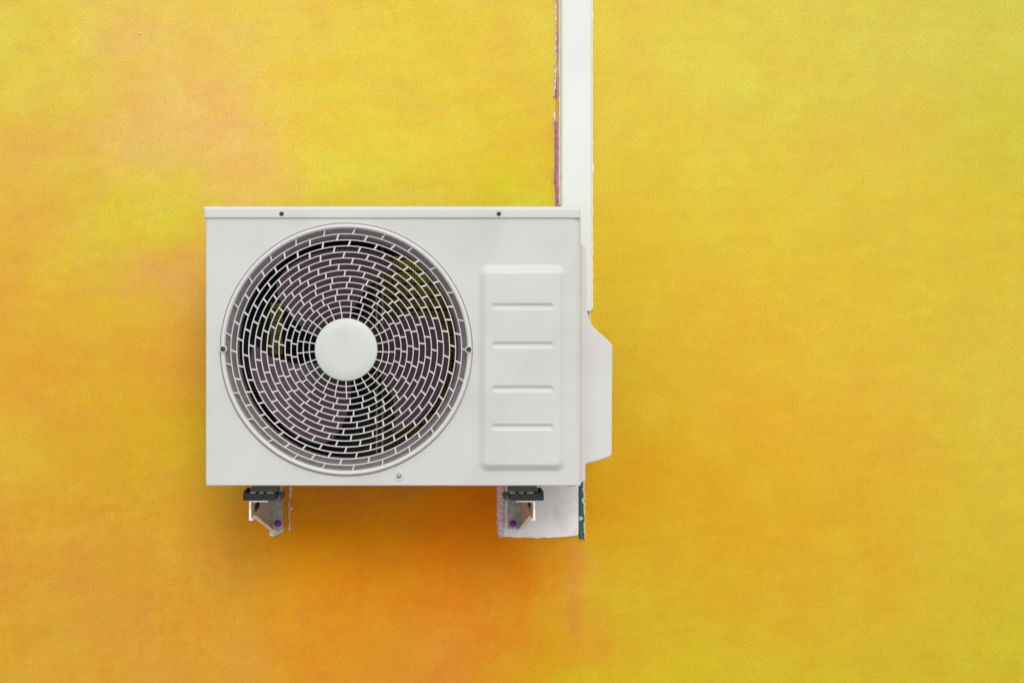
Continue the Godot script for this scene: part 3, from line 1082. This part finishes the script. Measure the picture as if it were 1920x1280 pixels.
# edges of a blade in degrees clockwise from the top, at the root and at the tip
func _fan(u: Node3D) -> void:
	var c := Vector3(X(FAN_X), Y(FAN_Y), 0.0)
	var st := begin()
	lathe(st, c, [Vector2(L(62), 0.268), Vector2(L(61), 0.345), Vector2(L(58), 0.350), Vector2(0, 0.352)], 48)
	var hub := part("fan_hub", st, M.blade, u)
	for b in 3:
		st = begin()
		st.set_smooth_group(1)
		var nr := 16
		var na := 20
		var pts := []
		for side in 2:
			var sheet := []
			for i in nr + 1:
				var t := float(i) / nr
				var r := lerpf(56.0, 193.0, t)
				var e0 := lerpf(-68.0, -47.0, t * t * 0.4 + t * 0.6)
				var e1 := lerpf(3.0, 33.0, t)
				var row := []
				for j in na + 1:
					var v := float(j) / na
					# rounded outer corners
					var rr := r
					if t > 0.8:
						rr -= 10.0 * pow(absf(v * 2.0 - 1.0), 6.0) * (t - 0.8) / 0.2
					var a := deg_to_rad(lerpf(e0, e1, v) + 120.0 * b)
					var z := 0.345 - 0.060 * v - 0.012 * sin(v * PI) * (1.0 - 0.3 * t) + (0.0 if side == 0 else -0.0022 * (1.0 - pow(absf(v * 2.0 - 1.0), 4.0)) - 0.0005)
					row.append(c + Vector3(sin(a) * L(rr), cos(a) * L(rr), z))
				sheet.append(row)
			pts.append(sheet)
		for side in 2:
			st.set_smooth_group(1 + side)
			for i in nr:
				for j in na:
					quad(st, pts[side][i][j], pts[side][i][j + 1], pts[side][i + 1][j + 1], pts[side][i + 1][j], Vector3(0, 0, 1 if side == 0 else -1))
		st.set_smooth_group(-1)
		for i in nr:
			for j in [0, na]:
				quad(st, pts[0][i][j], pts[0][i + 1][j], pts[1][i + 1][j], pts[1][i][j], Vector3(0, 1, 0))
		for j in na:
			quad(st, pts[0][nr][j], pts[0][nr][j + 1], pts[1][nr][j + 1], pts[1][nr][j], pts[0][nr][j] - c)
		part("fan_blade", st, M.blade, u)
	# motor and its stand
	st = begin()
	lathe(st, c, [Vector2(0, 0.19), Vector2(L(46), 0.19), Vector2(L(46), 0.19), Vector2(L(48), 0.20), Vector2(L(48), 0.262), Vector2(L(40), 0.268)], 40, true)
	part("motor", st, M.inside, u)
	for px in [706.0, 717.0]:
		st = begin()
		var x := X(px, 0.185)
		box(st, Vector3(x - 0.0022, Y(903), 0.176), Vector3(x + 0.0022, Y(414), 0.186), 0.0008)
		part("motor_stand", st, M.strut, u)
	st = begin()
	box(st, Vector3(X(600, 0.185), Y(690), 0.180), Vector3(X(717, 0.185), Y(682), 0.184), 0.0)
	box(st, Vector3(X(600, 0.185), Y(628), 0.180), Vector3(X(717, 0.185), Y(620), 0.184), 0.0)
	part("motor_clip", st, M.strut, u)

func _coil(u: Node3D) -> void:
	var st := begin()
	var x := X(392)
	while x < X(893):
		if x > X(506, 0.14) and x < X(529, 0.14):    # fins left out here so that the yellow wall shows through
			box(st, Vector3(x, Y(905), BACK + 0.008), Vector3(x + 0.00025, Y(664, 0.14), BACK + 0.036), 0.0)
			box(st, Vector3(x, Y(567, 0.14), BACK + 0.008), Vector3(x + 0.00025, Y(412), BACK + 0.036), 0.0)
		else:
			box(st, Vector3(x, Y(905), BACK + 0.008), Vector3(x + 0.00025, Y(412), BACK + 0.036), 0.0)
		x += 0.0016
	var o := part("coil_fins", st, M.fin, u)
	o.set_meta("kind", "stuff")
	var py := 424.0
	while py < 905.0:
		st = begin()
		var p := []
		var rr := []
		for k in 2:
			p.append(Vector3(X(391.5) if k == 0 else X(893), Y(py), BACK + 0.026))
			rr.append(0.0022)
		tube(st, p, rr, 8)
		part("coil_tube", st, M.fin, u)
		py += 26.0
	# wire guard over the back
	st = begin()
	x = X(395)
	while x < X(893):
		box(st, Vector3(x - 0.0006, Y(905), BACK + 0.004), Vector3(x + 0.0006, Y(412), BACK + 0.0054), 0.0)
		x += 0.0062
	var y := Y(903)
	while y < Y(412):
		box(st, Vector3(X(391), y - 0.0006, BACK + 0.0055), Vector3(X(893), y + 0.0006, BACK + 0.0069), 0.0)
		y += 0.0062
	var w := part("wire_guard", st, M.wire, u)
	w.set_meta("kind", "stuff")

func _valve_cover(u: Node3D) -> void:
	var zf := FRONT - 0.052
	var pts := [[1089, 905], [1089, 459], [1092, 457.5], [1095.5, 458.5], [1098, 462], [1099, 470], [1101, 560], [1102, 588], [1104, 597], [1108, 606], [1114, 614], [1122, 621], [1132, 629], [1142, 638], [1148, 644], [1150.5, 649], [1151, 656], [1150, 760], [1149.5, 850], [1148, 855], [1144, 857.5], [1130, 862], [1114, 866], [1100, 869], [1098, 873], [1097.5, 896], [1096, 902]]
	var poly := PackedVector2Array()
	for p in pts:
		poly.append(Vector2(X(p[0], zf), Y(p[1], zf)))
	var st := begin()
	var curve := func(x: float) -> float:
		var t := clampf((x - X(1096, zf)) / (X(1151, zf) - X(1096, zf)), 0.0, 1.0)
		return -0.016 * t * t
	slab(st, poly, BACK + 0.02, zf, 0.003, 4, curve)
	part("valve_cover", st, M.cover, u, "bulging plastic valve cover on the right side")

func _feet(u: Node3D) -> void:
	for q in [[468.0, 521.0], [954.0, 1010.0]]:
		var st := begin()
		var z := FRONT - 0.028
		var poly := PackedVector2Array([Vector2(X(q[0] + 4.0, z), Y(910, z)), Vector2(X(q[1] - 4.0, z), Y(910, z)), Vector2(X(q[1], z), Y(922.5, z)), Vector2(X(q[0], z), Y(922.5, z))])
		slab(st, poly, z - 0.05, z, 0.001)
		var foot := part("foot", st, M.foot, u)
		st = begin()
		for e in [[1.0, 12.0], [19.0, 27.0], [33.0, 46.0]]:
			st = begin()
			box(st, Vector3(X(q[0] + e[0], z), Y(924.3, z), z - 0.04), Vector3(X(q[0] + e[1], z), Y(921.6, z), z + 0.014), 0.0005)
			part("foot_tab", st, M.strut, foot)
	for px in [1069.0, 1077.0]:
		var st := begin()
		box(st, Vector3(X(px - 1.4), Y(912.6), FRONT - 0.012), Vector3(X(px + 1.4), Y(910.4), FRONT - 0.008), 0.0)
		part("drain_lug", st, M.hole, u)
